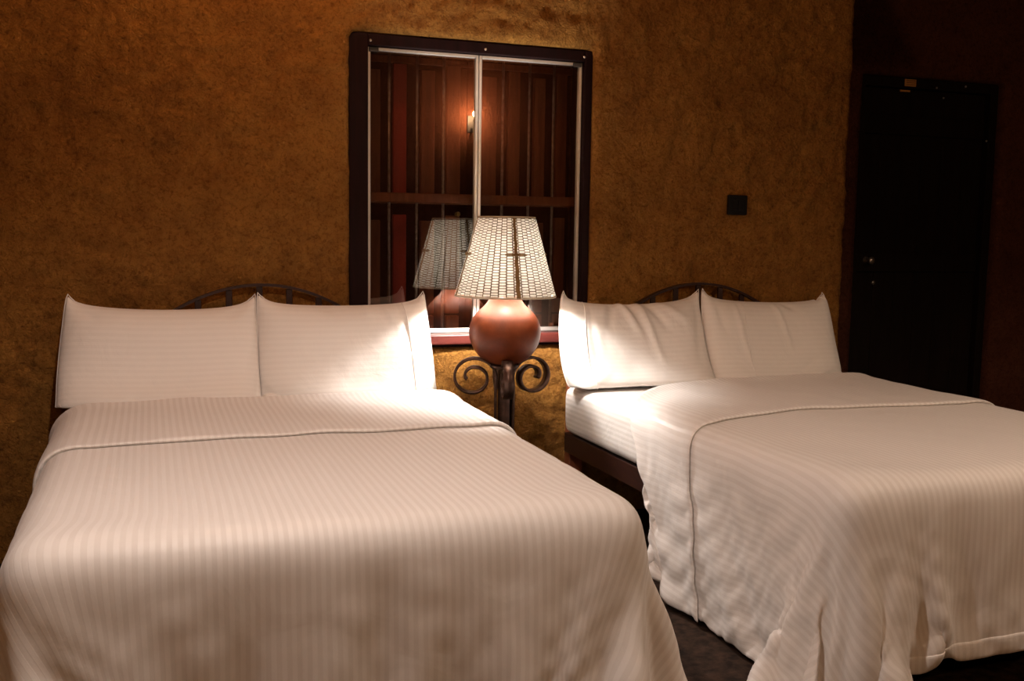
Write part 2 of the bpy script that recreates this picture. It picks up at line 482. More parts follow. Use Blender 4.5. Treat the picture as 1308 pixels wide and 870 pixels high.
V, Fc = lathe([(0.020, 0), (0.020, 0.004), (0.008, 0.008), (0.008, 0.03), (0.020, 0.04), (0.021, 0.052), (0.010, 0.060)], 20)
V = [(3.70 + v[0], yD - 0.0005 - v[2], 1.163 + v[1]) for v in V]
obj('door_knob', V, Fc, 'screw', door, True)
V, Fc = lathe([(0.012, 0), (0.012, 0.004), (0.006, 0.006)], 14)
V = [(3.775 + v[0], yD - v[2] + 0.02, 1.04 + v[1]) for v in V]
obj('key_rose', V, Fc, 'screw', door, True)
pl = box('notice_plate', 3.880, 3.955, yD - 0.026, yD - 0.0205, 2.108, 2.146, 'sticker', door, 0.001)
box('notice_plate', 3.884, 3.950, yD + 0.012, yD + 0.0195, 2.084, 2.094, 'sticker', door, 0.001)
for i in range(3):
    box('printed_line', 3.888, 3.947, yD - 0.0275, yD - 0.026, 2.116 + i * 0.010, 2.119 + i * 0.010, 'stickerink', pl)
for (x, z) in ((4.10, 2.112), (4.15, 2.06), (4.30, 2.131), (4.47, 1.84)):
    V, Fc = lathe([(0.006, 0), (0.006, 0.003), (0.003, 0.006)], 10)
    V = [(x + v[0], yD - 0.02 - v[2], z + v[1]) for v in V]
    obj('nail_head', V, Fc, 'screw', door)

# ------------------------------------------------------------------ switch
sw = tag(empty('light_switch', (2.604, -0.004, 1.428)), 'square black switch plate on the ochre wall between window and door', 'switch')
box('plate', 2.553, 2.655, -0.022, -0.004, 1.382, 1.474, 'black', sw, 0.004)
box('rocker', 2.578, 2.602, -0.027, -0.0215, 1.405, 1.451, 'black', sw, 0.002)
box('rocker', 2.606, 2.630, -0.027, -0.0215, 1.405, 1.451, 'black', sw, 0.002)

# ------------------------------------------------------------------ cloth solver
def grid_batches(nx, ny, idx, rest, kshear=0.5, kbend=0.25, skips=(2,)):
    """distance constraints of a grid, in batches without shared vertices"""
    B = []
    def addb(a, b, k):
        a = a.ravel(); b = b.ravel()
        if len(a) == 0: return
        B.append((a, b, np.linalg.norm(rest[a] - rest[b], axis=1), k))
    for par in (0, 1):
        addb(idx[par:-1:2, :], idx[par + 1::2, :], 1.0)
        addb(idx[:, par:-1:2], idx[:, par + 1::2], 1.0)
        addb(idx[par:-1:2, :-1], idx[par + 1::2, 1:], kshear)
        addb(idx[par:-1:2, 1:], idx[par + 1::2, :-1], kshear)
    for s in skips:
        for par in range(2 * s):
            ii = np.arange(par, nx - s, 2 * s); jj = np.arange(par, ny - s, 2 * s)
            if len(ii): addb(idx[ii, :], idx[ii + s, :], kbend)
            if len(jj): addb(idx[:, jj], idx[:, jj + s], kbend)
    return B

def solve(X, B, inv=None):
    for a, b, L, k in B:
        d = X[b] - X[a]
        n = np.sqrt((d * d).sum(1)) + 1e-9
        c = ((n - L) / n * 0.5 * k)[:, None] * d
        if inv is None:
            X[a] += c; X[b] -= c
        else:
            wa = inv[a]; wb = inv[b]; t = np.maximum(wa + wb, 1e-9)
            X[a] += c * (2 * wa / t)[:, None]; X[b] -= c * (2 * wb / t)[:, None]

def rbox_push(X, c, h, r, off):
    """signed distance of a rounded box: depth to push and outward direction"""
    q = X - c
    s = np.sign(q); s[s == 0] = 1
    a = np.abs(q) - (h - r)
    out = np.maximum(a, 0)
    ol = np.sqrt((out * out).sum(1))
    d = ol + np.minimum(a.max(1), 0) - r
    n = np.where(ol[:, None] > 1e-7, out / np.maximum(ol, 1e-7)[:, None], 0)
    ins = ol <= 1e-7
    if ins.any():
        am = a[ins].argmax(1)
        nn = np.zeros((ins.sum(), 3)); nn[np.arange(len(am)), am] = 1; n[ins] = nn
    return np.maximum(off - d, 0), n * s

def drape(cx, W, ztop, yfoot, drop_l, drop_r, drop_f, crease, ns, nt, seed, subs=1300):
    """small-step cloth: lies on the rounded mattress box, hangs over three sides, pools on the floor"""
    g = np.random.default_rng(seed)
    s = np.linspace(-(W / 2 + drop_l), W / 2 + drop_r, ns)
    f = np.linspace(0, 1, nt)
    SS = np.repeat(s[:, None], nt, 1)
    cr = np.array([crease(v) for v in s])[:, None]
    TT = cr + f[None, :] * (yfoot - drop_f - cr)
    rest = np.stack([SS.ravel(), TT.ravel(), np.zeros(SS.size)], 1)
    idx = np.arange(ns * nt).reshape(ns, nt)
    B = grid_batches(ns, nt, idx, rest, 0.6, 0.05, (2,))
    X = rest.copy(); X[:, 0] += cx; X[:, 2] = ztop + 0.016
    X[:, 2] += 0.004 * np.array([noise.noise(Vector((p[0] * 6, p[1] * 6, seed))) for p in rest])
    # both foot corners start lifted a little along the diagonal so the spare cloth folds outwards
    for sg, dr in ((-1, drop_l), (1, drop_r)):
        a = np.maximum(sg * rest[:, 0] - W / 2, 0); b = np.maximum(yfoot - rest[:, 1], 0)
        X[:, 2] += np.minimum(a, b) * 0.35
    pin = np.nonzero((np.abs(rest[:, 0]) < W / 2 - 0.10) & (rest[:, 1] > yfoot + 0.14))[0]
    Xp = X[pin].copy()
    V = np.zeros_like(X); dt = 0.0026
    c = np.array([cx, (yfoot - 0.08) / 2, (ztop + 0.12) / 2])
    h = np.array([W / 2, (-0.08 - yfoot) / 2, (ztop - 0.12) / 2])
    for it in range(subs):
        X0 = X.copy()
        V[:, 2] -= 9.8 * dt
        X = X + V * dt
        solve(X, B if it % 2 == 0 else B[::-1])
        p, n = rbox_push(X, c, h, 0.055, 0.014)
        hit = np.nonzero(p > 0)[0]
        ph = p[hit][:, None]; nh = n[hit]
        X[hit] += nh * ph
        dX = X[hit] - X0[hit]
        dT = dX - (dX * nh).sum(1)[:, None] * nh
        l = np.linalg.norm(dT, axis=1)[:, None] + 1e-12
        X[hit] -= dT * np.minimum(1.0, 0.8 * ph / l)
        X[pin] += (Xp - X[pin]) * 0.15
        lo = np.nonzero(X[:, 2] < 0.012)[0]
        if len(lo):
            X[lo, :2] -= (X[lo, :2] - X0[lo, :2]) * 0.5
            X[lo, 2] = 0.012
        V = (X - X0) / dt * (0.9955 if it < subs * 0.7 else 0.985)
        sp = np.linalg.norm(V, axis=1); fast = sp > 3
        V[fast] *= (3 / sp[fast])[:, None]
    return X.reshape(ns, nt, 3), SS, TT, s, cr[:, 0]

def grid_normals(X):
    du = np.gradient(X, axis=0); dv = np.gradient(X, axis=1)
    n = np.cross(dv, du)
    n /= np.maximum(np.linalg.norm(n, axis=2, keepdims=True), 1e-9)
    return n

def smooth_grid(X, k):
    for _ in range(k):
        Y = X.copy()
        Y[1:-1] = 0.5 * Y[1:-1] + 0.25 * (X[:-2] + X[2:])
        Z = Y.copy()
        Z[:, 1:-1] = 0.5 * Y[:, 1:-1] + 0.25 * (Y[:, :-2] + Y[:, 2:])
        X = Z
    return X

def grid_faces(nx, ny, base=0, flip=False):
    i = np.arange(nx * ny).reshape(nx, ny) + base
    q = np.stack([i[:-1, :-1], i[:-1, 1:], i[1:, 1:], i[1:, :-1]], -1).reshape(-1, 4)
    return q[:, ::-1] if flip else q

def shell(name, X, N, lo, hi, uv, mat, parent):
    """closed cloth shell between X+N*lo and X+N*hi (arrays per vertex)"""
    nx, ny = X.shape[:2]
    A = (X + N * hi[..., None]).reshape(-1, 3); Bt = (X + N * lo[..., None]).reshape(-1, 3)
    V = np.concatenate([A, Bt]); n = nx * ny
    Fs = [grid_faces(nx, ny, 0, False), grid_faces(nx, ny, n, True)]
    i = np.arange(n).reshape(nx, ny)
    loop = np.concatenate([i[:, 0], i[-1, 1:], i[-2::-1, -1], i[0, -2:0:-1]])
    l2 = np.roll(loop, -1)
    Fs.append(np.stack([loop, l2, l2 + n, loop + n], -1))
    U = np.concatenate([uv.reshape(-1, 2)] * 2)
    o = obj(name, V, np.concatenate(Fs), mat, parent, True, U)
    return o

def subsurf(o, lv=1):
    m = o.modifiers.new('subdivision', 'SUBSURF'); m.levels = lv; m.render_levels = lv
    return o

def make_duvet(cx, W, ztop, yfoot, dl, dr, df, crease, end, seed, label, pleat=(8.0, 0.14), ns=104, nt=104):
    X, SS, TT, s, cr = drape(cx, W, ztop, yfoot, dl, dr, df, crease, ns, nt, seed)
    X = smooth_grid(X, 1)
    N = grid_normals(X)
    D = np.zeros(SS.shape)
    for i in range(ns):
        for j in range(nt):
            a, t = SS[i, j], TT[i, j]
            b = yfoot - t
            hs = max(abs(a) - W / 2, 0.0); hf = max(b, 0.0)
            d_ = 0.0
            if hf > 0 or hs > 0:
                ca, cb = abs(a) - W / 2 + 0.03, b + 0.03
                if ca > 0 and cb > 0:                       # pleats fanning out from the mattress corner
                    r_ = math.hypot(ca, cb); ph = math.atan2(cb, ca)
                    w_ = min(1.0, ca / 0.05) * min(1.0, cb / 0.05)
                    d_ += w_ * min(r_, 0.5) * pleat[1] * math.sin(pleat[0] * ph + seed + 0.8 * noise.noise(Vector((r_ * 4, ph, seed))))
                if hf > 0:                                  # soft upright folds of the hanging front
                    d_ += min(hf, 0.3) * 0.13 * noise.noise(Vector((a * 8.0 + 0.8 * b, b * 1.3, seed + 9)))
                    d_ += min(hf, 0.12) * 0.022 * noise.noise(Vector((a * 17, b * 4, seed + 2)))
                if hs > 0:                                  # slanting drag folds of the hanging sides
                    d_ += min(hs, 0.3) * 0.085 * noise.noise(Vector((t * 6 + 5.0 * hs, hs * 1.0, seed + 5)))
                    d_ += min(hs, 0.12) * 0.022 * noise.noise(Vector((t * 19 + 5 * hs, hs * 4, seed + 3)))
            else:
                d_ += 0.004 * noise.noise(Vector((a * 2.5, t * 2.5, seed)))
            k_ = min(1.0, max(0.0, (cr[i] - t) / 0.30))
            D[i, j] = d_ * k_ * k_ * (3 - 2 * k_)
    X = X + N * D[..., None]
    X[..., 2] = np.maximum(X[..., 2], 0.010)
    N = grid_normals(X)
    uv = np.stack([SS, TT], -1)
    d = shell('duvet', X, N, np.full(SS.shape, -0.004), np.full(SS.shape, 0.006), uv, 'duvet', None)
    subsurf(d, 1)
    tag(d, label, 'duvet', 'striped duvets folded back below the pillows')
    R0 = nt - 4                                             # stitched hem along the foot end
    hm = shell('hem', X[:, R0:], N[:, R0:], np.full((ns, 4), 0.002), np.full((ns, 4), 0.0088), uv[:, R0:], 'duvet', d)
    subsurf(hm, 1)
    # turned-down flap: lies on the duvet from the crease to its end line
    m = 34
    XF = np.zeros((ns, m, 3)); NF = np.zeros((ns, m, 3)); UF = np.zeros((ns, m, 2))
    HI = np.zeros((ns, m)); LO = np.zeros((ns, m))
    for i in range(ns):
        e = end(s[i]); L = cr[i] - e
        fr = np.linspace(0, 1, m)
        tt = cr[i] - L * (0.5 - 0.5 * np.cos(PI * fr)) if True else None
        wob = 0.012 * math.sin(s[i] * 7 + seed) + 0.006 * math.sin(s[i] * 19 + 2 * seed)
        tt = tt + wob * fr
        ff = (cr[i] - tt) / (cr[i] - (yfoot - df)) * (nt - 1)
        for k in range(3):
            XF[i, :, k] = np.interp(ff, np.arange(nt), X[i, :, k])
            NF[i, :, k] = np.interp(ff, np.arange(nt), N[i, :, k])
        UF[i, :, 0] = s[i] + 0.004; UF[i, :, 1] = tt
        a = np.clip((cr[i] - tt) / 0.035, 0, 1); b = np.clip((tt - tt[-1]) / 0.03, 0, 1)
        prof = np.sqrt(np.clip(1 - (1 - a) ** 2, 0, 1)) * (0.30 + 0.70 * np.sqrt(np.clip(1 - (1 - b) ** 2, 0, 1)))
        puff = 1 + 0.35 * noise.noise(Vector((s[i] * 5, seed, 0.3)))
        body = 0.5 + 0.6 * np.exp(-((cr[i] - tt) / 0.07) ** 2)
        rip = np.array([0.0022 * noise.noise(Vector((s[i] * 11, t * 9, seed + 4.0))) for t in tt])
        eb = np.sqrt(np.clip(1 - (1 - np.clip((tt - tt[-1]) / 0.014, 0, 1)) ** 2, 0, 1))
        full = 0.0085 + 0.021 * np.sqrt(np.clip(1 - (1 - a) ** 2, 0, 1)) * puff * body + rip * a
        HI[i] = np.maximum(0.0145 + (full - 0.0145) * eb, 0.0145 * (1 - eb) + full * eb) + 0.0015 * eb
        LO[i] = 0.0135 - 0.0115 * np.clip((tt - tt[-1]) / 0.02, 0, 1) ** 0.7
        LO[i] = np.where(a < 1, 0.002 + 0.004 * (1 - a), LO[i])
    NF /= np.maximum(np.linalg.norm(NF, axis=2, keepdims=True), 1e-9)
    fl = shell('turned_down_flap', XF, NF, LO, HI, UF, 'duvet', d)
    subsurf(fl, 1)
    return d

# ------------------------------------------------------------------ beds
BZ = 0.627
MATT_TOP = 0.625
BEDW = 1.40

def rounded_slab(nx, ny, nz, x0, x1, y0, y1, z0, z1, r):
    """box grid with rounded edges, one closed mesh; returns verts, faces, uv (stripes run along y)"""
    bm = bmesh.new()
    bmesh.ops.create_cube(bm, size=1.0)
    for v in bm.verts:
        v.co = Vector(((x0, x1)[v.co.x > 0], (y0, y1)[v.co.y > 0], (z0, z1)[v.co.z > 0]))
    def cut(axis, n, a, b):
        for i in range(1, n):
            p = [0, 0, 0]; p[axis] = a + (b - a) * i / n
            no = [0, 0, 0]; no[axis] = 1
            bmesh.ops.bisect_plane(bm, geom=list(bm.verts) + list(bm.edges) + list(bm.faces), plane_co=p, plane_no=no)
    cut(0, nx, x0, x1); cut(1, ny, y0, y1); cut(2, nz, z0, z1)
    lo = Vector((x0 + r, y0 + r, z0 + r)); hi = Vector((x1 - r, y1 - r, z1 - r))
    V = []; U = []
    for v in bm.verts:
        c = Vector([min(max(v.co[k], lo[k]), hi[k]) for k in range(3)])
        d = v.co - c
        if d.length > 1e-6: p = c + d.normalized() * r
        else: p = v.co.copy()
        U.append((v.co.x + (v.co.z if v.co.x < (x0 + x1) / 2 else -v.co.z), v.co.y))
        V.append(p)
    bm.verts.index_update()
    Fc = [[v.index for v in f.verts] for f in bm.faces]
    bm.free()
    return V, Fc, U

def make_bed(cx, label, mlabel, seed):
    x0, x1 = cx - BEDW / 2, cx + BEDW / 2
    bed = tag(empty('bed', (cx, -1.05, 0)), label, 'bed', 'wooden beds with arched headboards')
    def put(n, V, Fc, m, p=bed, sm=False):
        V = [Vector(v) - bed.location for v in V]
        return obj(n, V, Fc, m, p, sm)
    # arched top rail of the headboard
    def arch(x):
        a = abs(x)
        return 1.061 - 0.90 * a * a if a < 0.34 else 1.061 - 0.104 - (a - 0.34) * 0.42
    pts = [(cx + x, -0.045, arch(x)) for x in np.linspace(-0.63, 0.63, 49)]
    V, Fc = ribbon(pts, (0, 1, 0), 0.014, 0.0055)
    hb = put('headboard', V, Fc, 'bedwood')
    for px in (-0.620, 0.620):
        bm = bmesh.new()
        boxbm(bm, cx + px - 0.035, cx + px + 0.035, -0.078, -0.022, 0.0, 0.87, 0.008)
        bmesh.ops.translate(bm, verts=bm.verts, vec=-bed.location)
        bm_obj('post', bm, 'postwood', hb)
    for k in range(-5, 6):
        xx = k * 0.117 - 0.008
        bm = bmesh.new()
        boxbm(bm, cx + xx - 0.0125, cx + xx + 0.0125, -0.051, -0.039, 0.40, arch(xx) - 0.006, 0.002)
        bmesh.ops.translate(bm, verts=bm.verts, vec=-bed.location)
        bm_obj('slat', bm, 'bedwood', hb)
    box_ = lambda n, *a: box(n, *a, 'bedwood', bed, 0.004)
    box_('lower_rail', cx - 0.6, cx + 0.6, -0.065, -0.03, 0.34, 0.40)
    box_('side_rail', x0 + 0.02, x0 + 0.05, -2.0, -0.08, 0.318, 0.405)
    box_('side_rail', x1 - 0.05, x1 - 0.02, -2.0, -0.08, 0.318, 0.405)
    box_('foot_rail', x0 + 0.05, x1 - 0.05, -2.0, -1.97, 0.285, 0.405)
    for px in (x0 + 0.055, x1 - 0.115):
        box_('leg', px, px + 0.06, -1.965, -1.905, 0.0, 0.36)
    for i in range(9):
        y = -0.25 - i * 0.2
        box_('bed_slat', x0 + 0.05, x1 - 0.05, y - 0.04, y + 0.04, 0.385, 0.405)
    # mattress in its striped fitted sheet
    V, Fc, U = rounded_slab(40, 56, 9, x0, x1, -2.02, -0.095, 0.408, MATT_TOP, 0.045)
    V2 = []
    for v in V:
        k = noise.fractal(Vector((v.x * 4 + seed, v.y * 4, v.z * 6)), 1, 2, 3)
        low = max(0.0, 1 - (v.z - 0.408) / 0.06)
        k2 = noise.noise(Vector((v.x * 30, v.y * 30, seed)))
        side = Vector((1 if v.x > cx else -1, 0, 0)) if (abs(v.x - cx) > BEDW / 2 - 0.02) else Vector((0, 0, 0))
        p = v + side * (k * 0.004 + low * k2 * 0.006)
        if v.z > MATT_TOP - 0.02: p.z += k * 0.003 - 0.003
        V2.append(p - Vector((cx, -1.05, 0.408)))
    mt = obj('mattress', V2, Fc, 'sheet', None, True, U)
    mt.location = (cx, -1.05, 0.408)
    subsurf(mt, 1)
    tag(mt, mlabel, 'mattress', 'mattresses in striped fitted sheets')
    return bed

CXL, CXR = 0.416, 2.40
make_bed(CXL, 'dark wooden bed with arched slatted headboard, farther from the black door',
         'mattress under the duvet of the bed farther from the black door', 1.3)
make_bed(CXR, 'dark wooden bed with bare side rail, nearer the black door',
         'mattress in striped sheet with its side uncovered, on the bed nearer the door', 5.1)

def crease_r(s):
    x = CXR + s
    return float(np.interp(x, [1.15, 1.45, 1.62, 1.72, 1.80, 1.95, 2.17, 2.59, 3.1, 3.7],
                           [-0.93, -0.91, -0.88, -0.76, -0.65, -0.50, -0.40, -0.36, -0.36, -0.37]))
def end_r(s):
    x = CXR + s
    return float(np.interp(x, [1.1, 1.5, 1.70, 1.85, 2.18, 2.6, 3.1, 3.7],
                           [-1.38, -1.33, -1.27, -1.17, -1.09, -1.09, -1.14, -1.18]))
def crease_l(s): return -0.365 - 0.02 * math.sin(s * 2 + 1)
def end_l(s): return -1.06 - 0.05 * s * s + 0.015 * math.sin(s * 3)

make_duvet(CXL, BEDW, MATT_TOP, -2.03, 0.50, 0.50, 0.50, crease_l, end_l, 3,
           'white striped duvet on the bed farther from the black door, evenly folded back')
make_duvet(CXR, BEDW, MATT_TOP, -2.03, 0.50, 0.42, 0.46, crease_r, end_r, 8,
           'white striped duvet on the bed nearer the black door, folded back askew', pleat=(4.2, 0.09))

# ------------------------------------------------------------------ pillows
def make_pillow(tl, tr, br, bl, seed, label, press=30.0, slack=1.0, tmax=0.14, nx=56, ny=38, hem_u=None, creases=(), xlim=(-9, 9)):
    """pillow blown up between four held corners, resting on mattress and headboard"""
    g = np.random.default_rng(seed)
    tl, tr, br, bl = [np.array(p, float) for p in (tl, tr, br, bl)]
    Wd = max(np.linalg.norm(tr - tl), np.linalg.norm(br - bl)) * slack
    Hd = max(np.linalg.norm(tl - bl), np.linalg.norm(tr - br)) * (slack + 0.03)
    u = np.linspace(0, 1, nx); v = np.linspace(0, 1, ny)
    UU, VV = np.meshgrid(u, v, indexing='ij')
    P = ((1 - UU) * (1 - VV))[..., None] * bl + (UU * (1 - VV))[..., None] * br + (UU * VV)[..., None] * tr + ((1 - UU) * VV)[..., None] * tl
    nrm = np.cross(tr - tl, tl - bl); nrm /= np.linalg.norm(nrm)
    if nrm[1] > 0: nrm = -nrm                      # towards the room
    iA = np.arange(nx * ny).reshape(nx, ny)
    inner = np.zeros((nx, ny), bool); inner[1:-1, 1:-1] = True
    iB = iA.copy(); iB[inner] = nx * ny + np.arange(inner.sum())
    rest2 = np.stack([UU * Wd, VV * Hd, np.zeros_like(UU)], -1).reshape(-1, 3)
    restall = np.concatenate([rest2, rest2[inner.ravel()]])
    bulge = (np.sin(PI * UU) * np.sin(PI * VV))[..., None] * nrm * 0.03
    X = np.concatenate([(P + bulge).reshape(-1, 3), (P - bulge)[inner]])
    X += g.normal(0, 0.002, X.shape)
    Bc = grid_batches(nx, ny, iA, restall, 0.5, 0.10, (2,)) + grid_batches(nx, ny, iB, restall, 0.5, 0.10, (2,))
    inv = np.ones(len(X)); corners = [iA[0, 0], iA[-1, 0], iA[-1, -1], iA[0, -1]]
    inv[corners] = 0; pins = X[corners] * 0 + np.stack([bl, br, tr, tl])
    V = np.zeros_like(X); dt = 0.016
    for it in range(90):
        X0 = X.copy()
        acc = np.zeros_like(X)
        NA = grid_normals(X[iA]); NB = grid_normals(X[iB])
        sa = 1.0 if (NA * nrm).sum() > 0 else -1.0
        th = np.linalg.norm(X[iA] - X[iB], axis=2)
        pr = (press * np.clip(1 - th / tmax, -0.4, 1))[..., None]
        np.add.at(acc, iA.ravel(), (NA * sa * pr).reshape(-1, 3))
        sb = 1.0 if (NB * nrm).sum() < 0 else -1.0
        np.add.at(acc, iB.ravel(), (NB * sb * pr).reshape(-1, 3))
        acc[:, 2] -= 3.0
        V += acc * dt
        X = X + V * dt
        X[corners] = pins
        for k in range(8):
            solve(X, Bc, inv)
        zf = MATT_TOP + 0.012
        m = (X[:, 2] < zf) & (X[:, 1] > -2.0)
        X[m, 2] = zf
        X[:, 0] = np.clip(X[:, 0], *xlim)
        X[:, 1] = np.minimum(X[:, 1], -0.088)
        X[corners] = pins
        V = (X - X0) / dt * 0.90
    NA = grid_normals(X[iA]) * sa
    dsp = np.zeros((nx, ny))
    edge = np.minimum(np.minimum(UU, 1 - UU) / 0.06, np.minimum(VV, 1 - VV) / 0.06).clip(0, 1)
    for (u0, v0, u1, v1, amp, wid) in creases:              # pressed-in folds of the case, in metres on the cloth
        ax, ay, bx, by = u0 * Wd, v0 * Hd, u1 * Wd, v1 * Hd
        px, py = UU * Wd, VV * Hd
        L2 = (bx - ax) ** 2 + (by - ay) ** 2
        t = (((px - ax) * (bx - ax) + (py - ay) * (by - ay)) / L2)
        tc_ = t.clip(0, 1)
        d = np.hypot(px - (ax + tc_ * (bx - ax)), py - (ay + tc_ * (by - ay)))
        fade = np.sin(PI * (0.15 + 0.85 * tc_)).clip(0.05, 1)
        dsp += amp * np.exp(-(d / wid) ** 2) * fade
    dsp += np.array([[0.0022 * noise.fractal(Vector((UU[i, j] * Wd * 9, VV[i, j] * Hd * 9, seed * 3.1)), 1, 2, 3) for j in range(ny)] for i in range(nx)])
    dsp *= edge
    X[iA[1:-1, 1:-1].ravel()] += (NA * dsp[..., None])[1:-1, 1:-1].reshape(-1, 3)
    GA = X[iA]; GB = X[iB]
    loc = (bl + br) / 2
    allv = X - loc
    Fs = np.concatenate([grid_faces(nx, ny, 0, False)[:, :], iB.ravel()[grid_faces(nx, ny, 0, True)]])
    uvA = np.stack([VV * Hd, UU * Wd], -1).reshape(-1, 2)
    uv = np.concatenate([uvA, uvA[inner.ravel()]])
    o = obj('pillow', allv, Fs, 'case', None, True, uv)
    bm = bmesh.new(); bm.from_mesh(o.data); bmesh.ops.recalc_face_normals(bm, faces=bm.faces); bm.to_mesh(o.data); bm.free()
    o.location = loc
    subsurf(o, 2)
    tag(o, label, 'pillow', 'striped white pillows')
    # stitched hem of the open end, and the flat piped edge seam
    if hem_u is not None:
        i = int(hem_u * (nx - 1))
        line = (GA if (GA[..., 1].mean() < GB[..., 1].mean()) else GB)[i, 1:-1]
        N = grid_normals(GA)[i, 1:-1] * sa
        line = line + N * 0.001 - loc
        Vt, Ft = tube(line, 0.0018, 6)
        obj('hem_seam', Vt, Ft, 'case', o, True, np.zeros((len(Vt), 2)))
    ring = np.concatenate([iA[:, 0], iA[-1, 1:], iA[-2::-1, -1], iA[0, -2:0:-1]])
    Vt, Ft = tube(X[ring] - loc, 0.0022, 6, closed=True)
    obj('edge_seam', Vt, Ft, 'case', o, True, np.zeros((len(Vt), 2)))
    return o

YT, YB = -0.125, -0.285
make_pillow((-0.286, YT, 1.033), (0.383, YT, 1.030), (0.374, YB, 0.645), (-0.308, YB - 0.01, 0.640), 1,
            'smooth white pillow at the outer side of the bed farther from the door', hem_u=None, xlim=(-9, 0.386),
            creases=((0.30, 0.03, 0.42, 0.22, -0.006, 0.012), (0.06, 0.94, 0.22, 0.80, -0.007, 0.018), (0.92, 0.94, 0.80, 0.82, -0.007, 0.016), (0.97, 0.60, 0.88, 0.30, -0.006, 0.014)))
make_pillow((0.393, YT - 0.012, 1.036), (1.057, YT, 1.037), (1.062, YB, 0.642), (0.392, YB, 0.645), 2,
            'white pillow lit by the gourd lamp, on the bed farther from the door', hem_u=0.84, xlim=(0.390, 9),
            creases=((0.80, 0.95, 0.84, 0.45, -0.008, 0.011), (0.82, 0.52, 0.99, 0.46, -0.008, 0.012), (0.72, 0.97, 0.76, 0.75, 0.008, 0.014),
                     (0.03, 0.30, 0.14, 0.10, -0.006, 0.014), (0.35, 0.98, 0.45, 0.82, -0.006, 0.016), (0.60, 0.98, 0.63, 0.80, 0.006, 0.014)))
make_pillow((1.684, YT, 1.036), (2.350, YT + 0.005, 1.040), (2.345, YB, 0.645), (1.732, YB, 0.642), 3,
            'creased white pillow lit by the gourd lamp, on the bed nearer the door', slack=1.02, hem_u=0.17, xlim=(-9, 2.352),
            creases=((0.40, 0.97, 0.52, 0.62, 0.014, 0.016), (0.46, 0.98, 0.58, 0.55, -0.012, 0.013), (0.53, 0.98, 0.64, 0.30, 0.012, 0.013),
                     (0.58, 0.97, 0.72, 0.62, -0.011, 0.016), (0.36, 0.97, 0.30, 0.66, -0.011, 0.018), (0.66, 0.96, 0.86, 0.70, 0.009, 0.018),
                     (0.20, 0.90, 0.22, 0.30, -0.006, 0.010), (0.08, 0.05, 0.28, 0.28, 0.008, 0.018), (0.94, 0.88, 0.86, 0.30, -0.010, 0.022)))
make_pillow((2.362, YT - 0.012, 1.044), (3.018, YT, 1.022), (3.052, YB, 0.645), (2.357, YB, 0.642), 4,
            'white pillow at the outer side of the bed nearer the door', slack=1.01, hem_u=0.30, xlim=(2.356, 9),
            creases=((0.22, 0.96, 0.30, 0.25, 0.008, 0.010), (0.52, 0.96, 0.60, 0.40, 0.008, 0.010), (0.10, 0.92, 0.16, 0.55, -0.008, 0.016),
                     (0.55, 0.06, 0.90, 0.30, 0.007, 0.014), (0.62, 0.04, 0.97, 0.22, -0.007, 0.012), (0.50, 0.10, 0.80, 0.42, -0.006, 0.014), (0.60, 0.94, 0.68, 0.85, -0.010, 0.014)))

# ------------------------------------------------------------------ gourd lamp on scrolled iron stand
LX, LY = 1.3611, -0.2868
lamp = tag(empty('gourd_lamp', (LX, LY, 0)), 'lit gourd lamp with woven shade on a scrolled iron stand between the beds', 'lamp')
view_a = math.atan2(LY - CAM.y, LX - CAM.x)             # bearing of the lamp from where the photo is taken
def dirv(a): return Vector((math.cos(a), math.sin(a), 0))
V, Fc = lathe([(0.024, 0.0), (0.024, 0.44), (0.022, 0.60), (0.018, 0.735)], 16)
obj('pole', V, Fc, 'iron', lamp, True)
V, Fc = lathe([(0.05, 0.728), (0.06, 0.733), (0.06, 0.741), (0.045, 0.747)], 24)
obj('cup_plate', V, Fc, 'iron', lamp, True)
def scroll_path(a):
    d = dirv(a); P = []
    for z in np.linspace(0.30, 0.655, 10): P.append(d * (0.033 + 0.006 * (z - 0.3)) + Vector((0, 0, z)))
    c = Vector((0.125, 0.690))
    n = 64
    for k in range(1, n + 1):
        t = k / n
        ang = PI * 1.05 - t * PI * 3.15
        r = 0.090 * (1 - t) ** 0.75 + 0.020 * t + 0.004
        cc = c + Vector((0.004, 0.0)) * t
        P.append(d * (cc.x + r * math.cos(ang)) + Vector((0, 0, cc.y + r * math.sin(ang) * 0.92)))
    return P
for a in (view_a + PI / 2 + 0.03, view_a + PI + 0.10, view_a - PI / 2 + 0.50, view_a + 0.15):
    V, Fc = ribbon(scroll_path(a), dirv(a + PI / 2), 0.020, 0.0056)
    obj('scroll', V, Fc, 'iron', lamp, True)
for k in range(4):
    d = dirv(view_a + PI / 4 + k * PI / 2)
    V, Fc = ribbon([d * 0.02 + Vector((0, 0, 0.09)), d * 0.07 + Vector((0, 0, 0.085)), d * 0.12 + Vector((0, 0, 0.05)), d * 0.15 + Vector((0, 0, 0.004)), d * 0.175 + Vector((0, 0, 0.004))],
                   d.cross(Vector((0, 0, 1))), 0.015, 0.0035)
    obj('foot', V, Fc, 'iron', lamp)
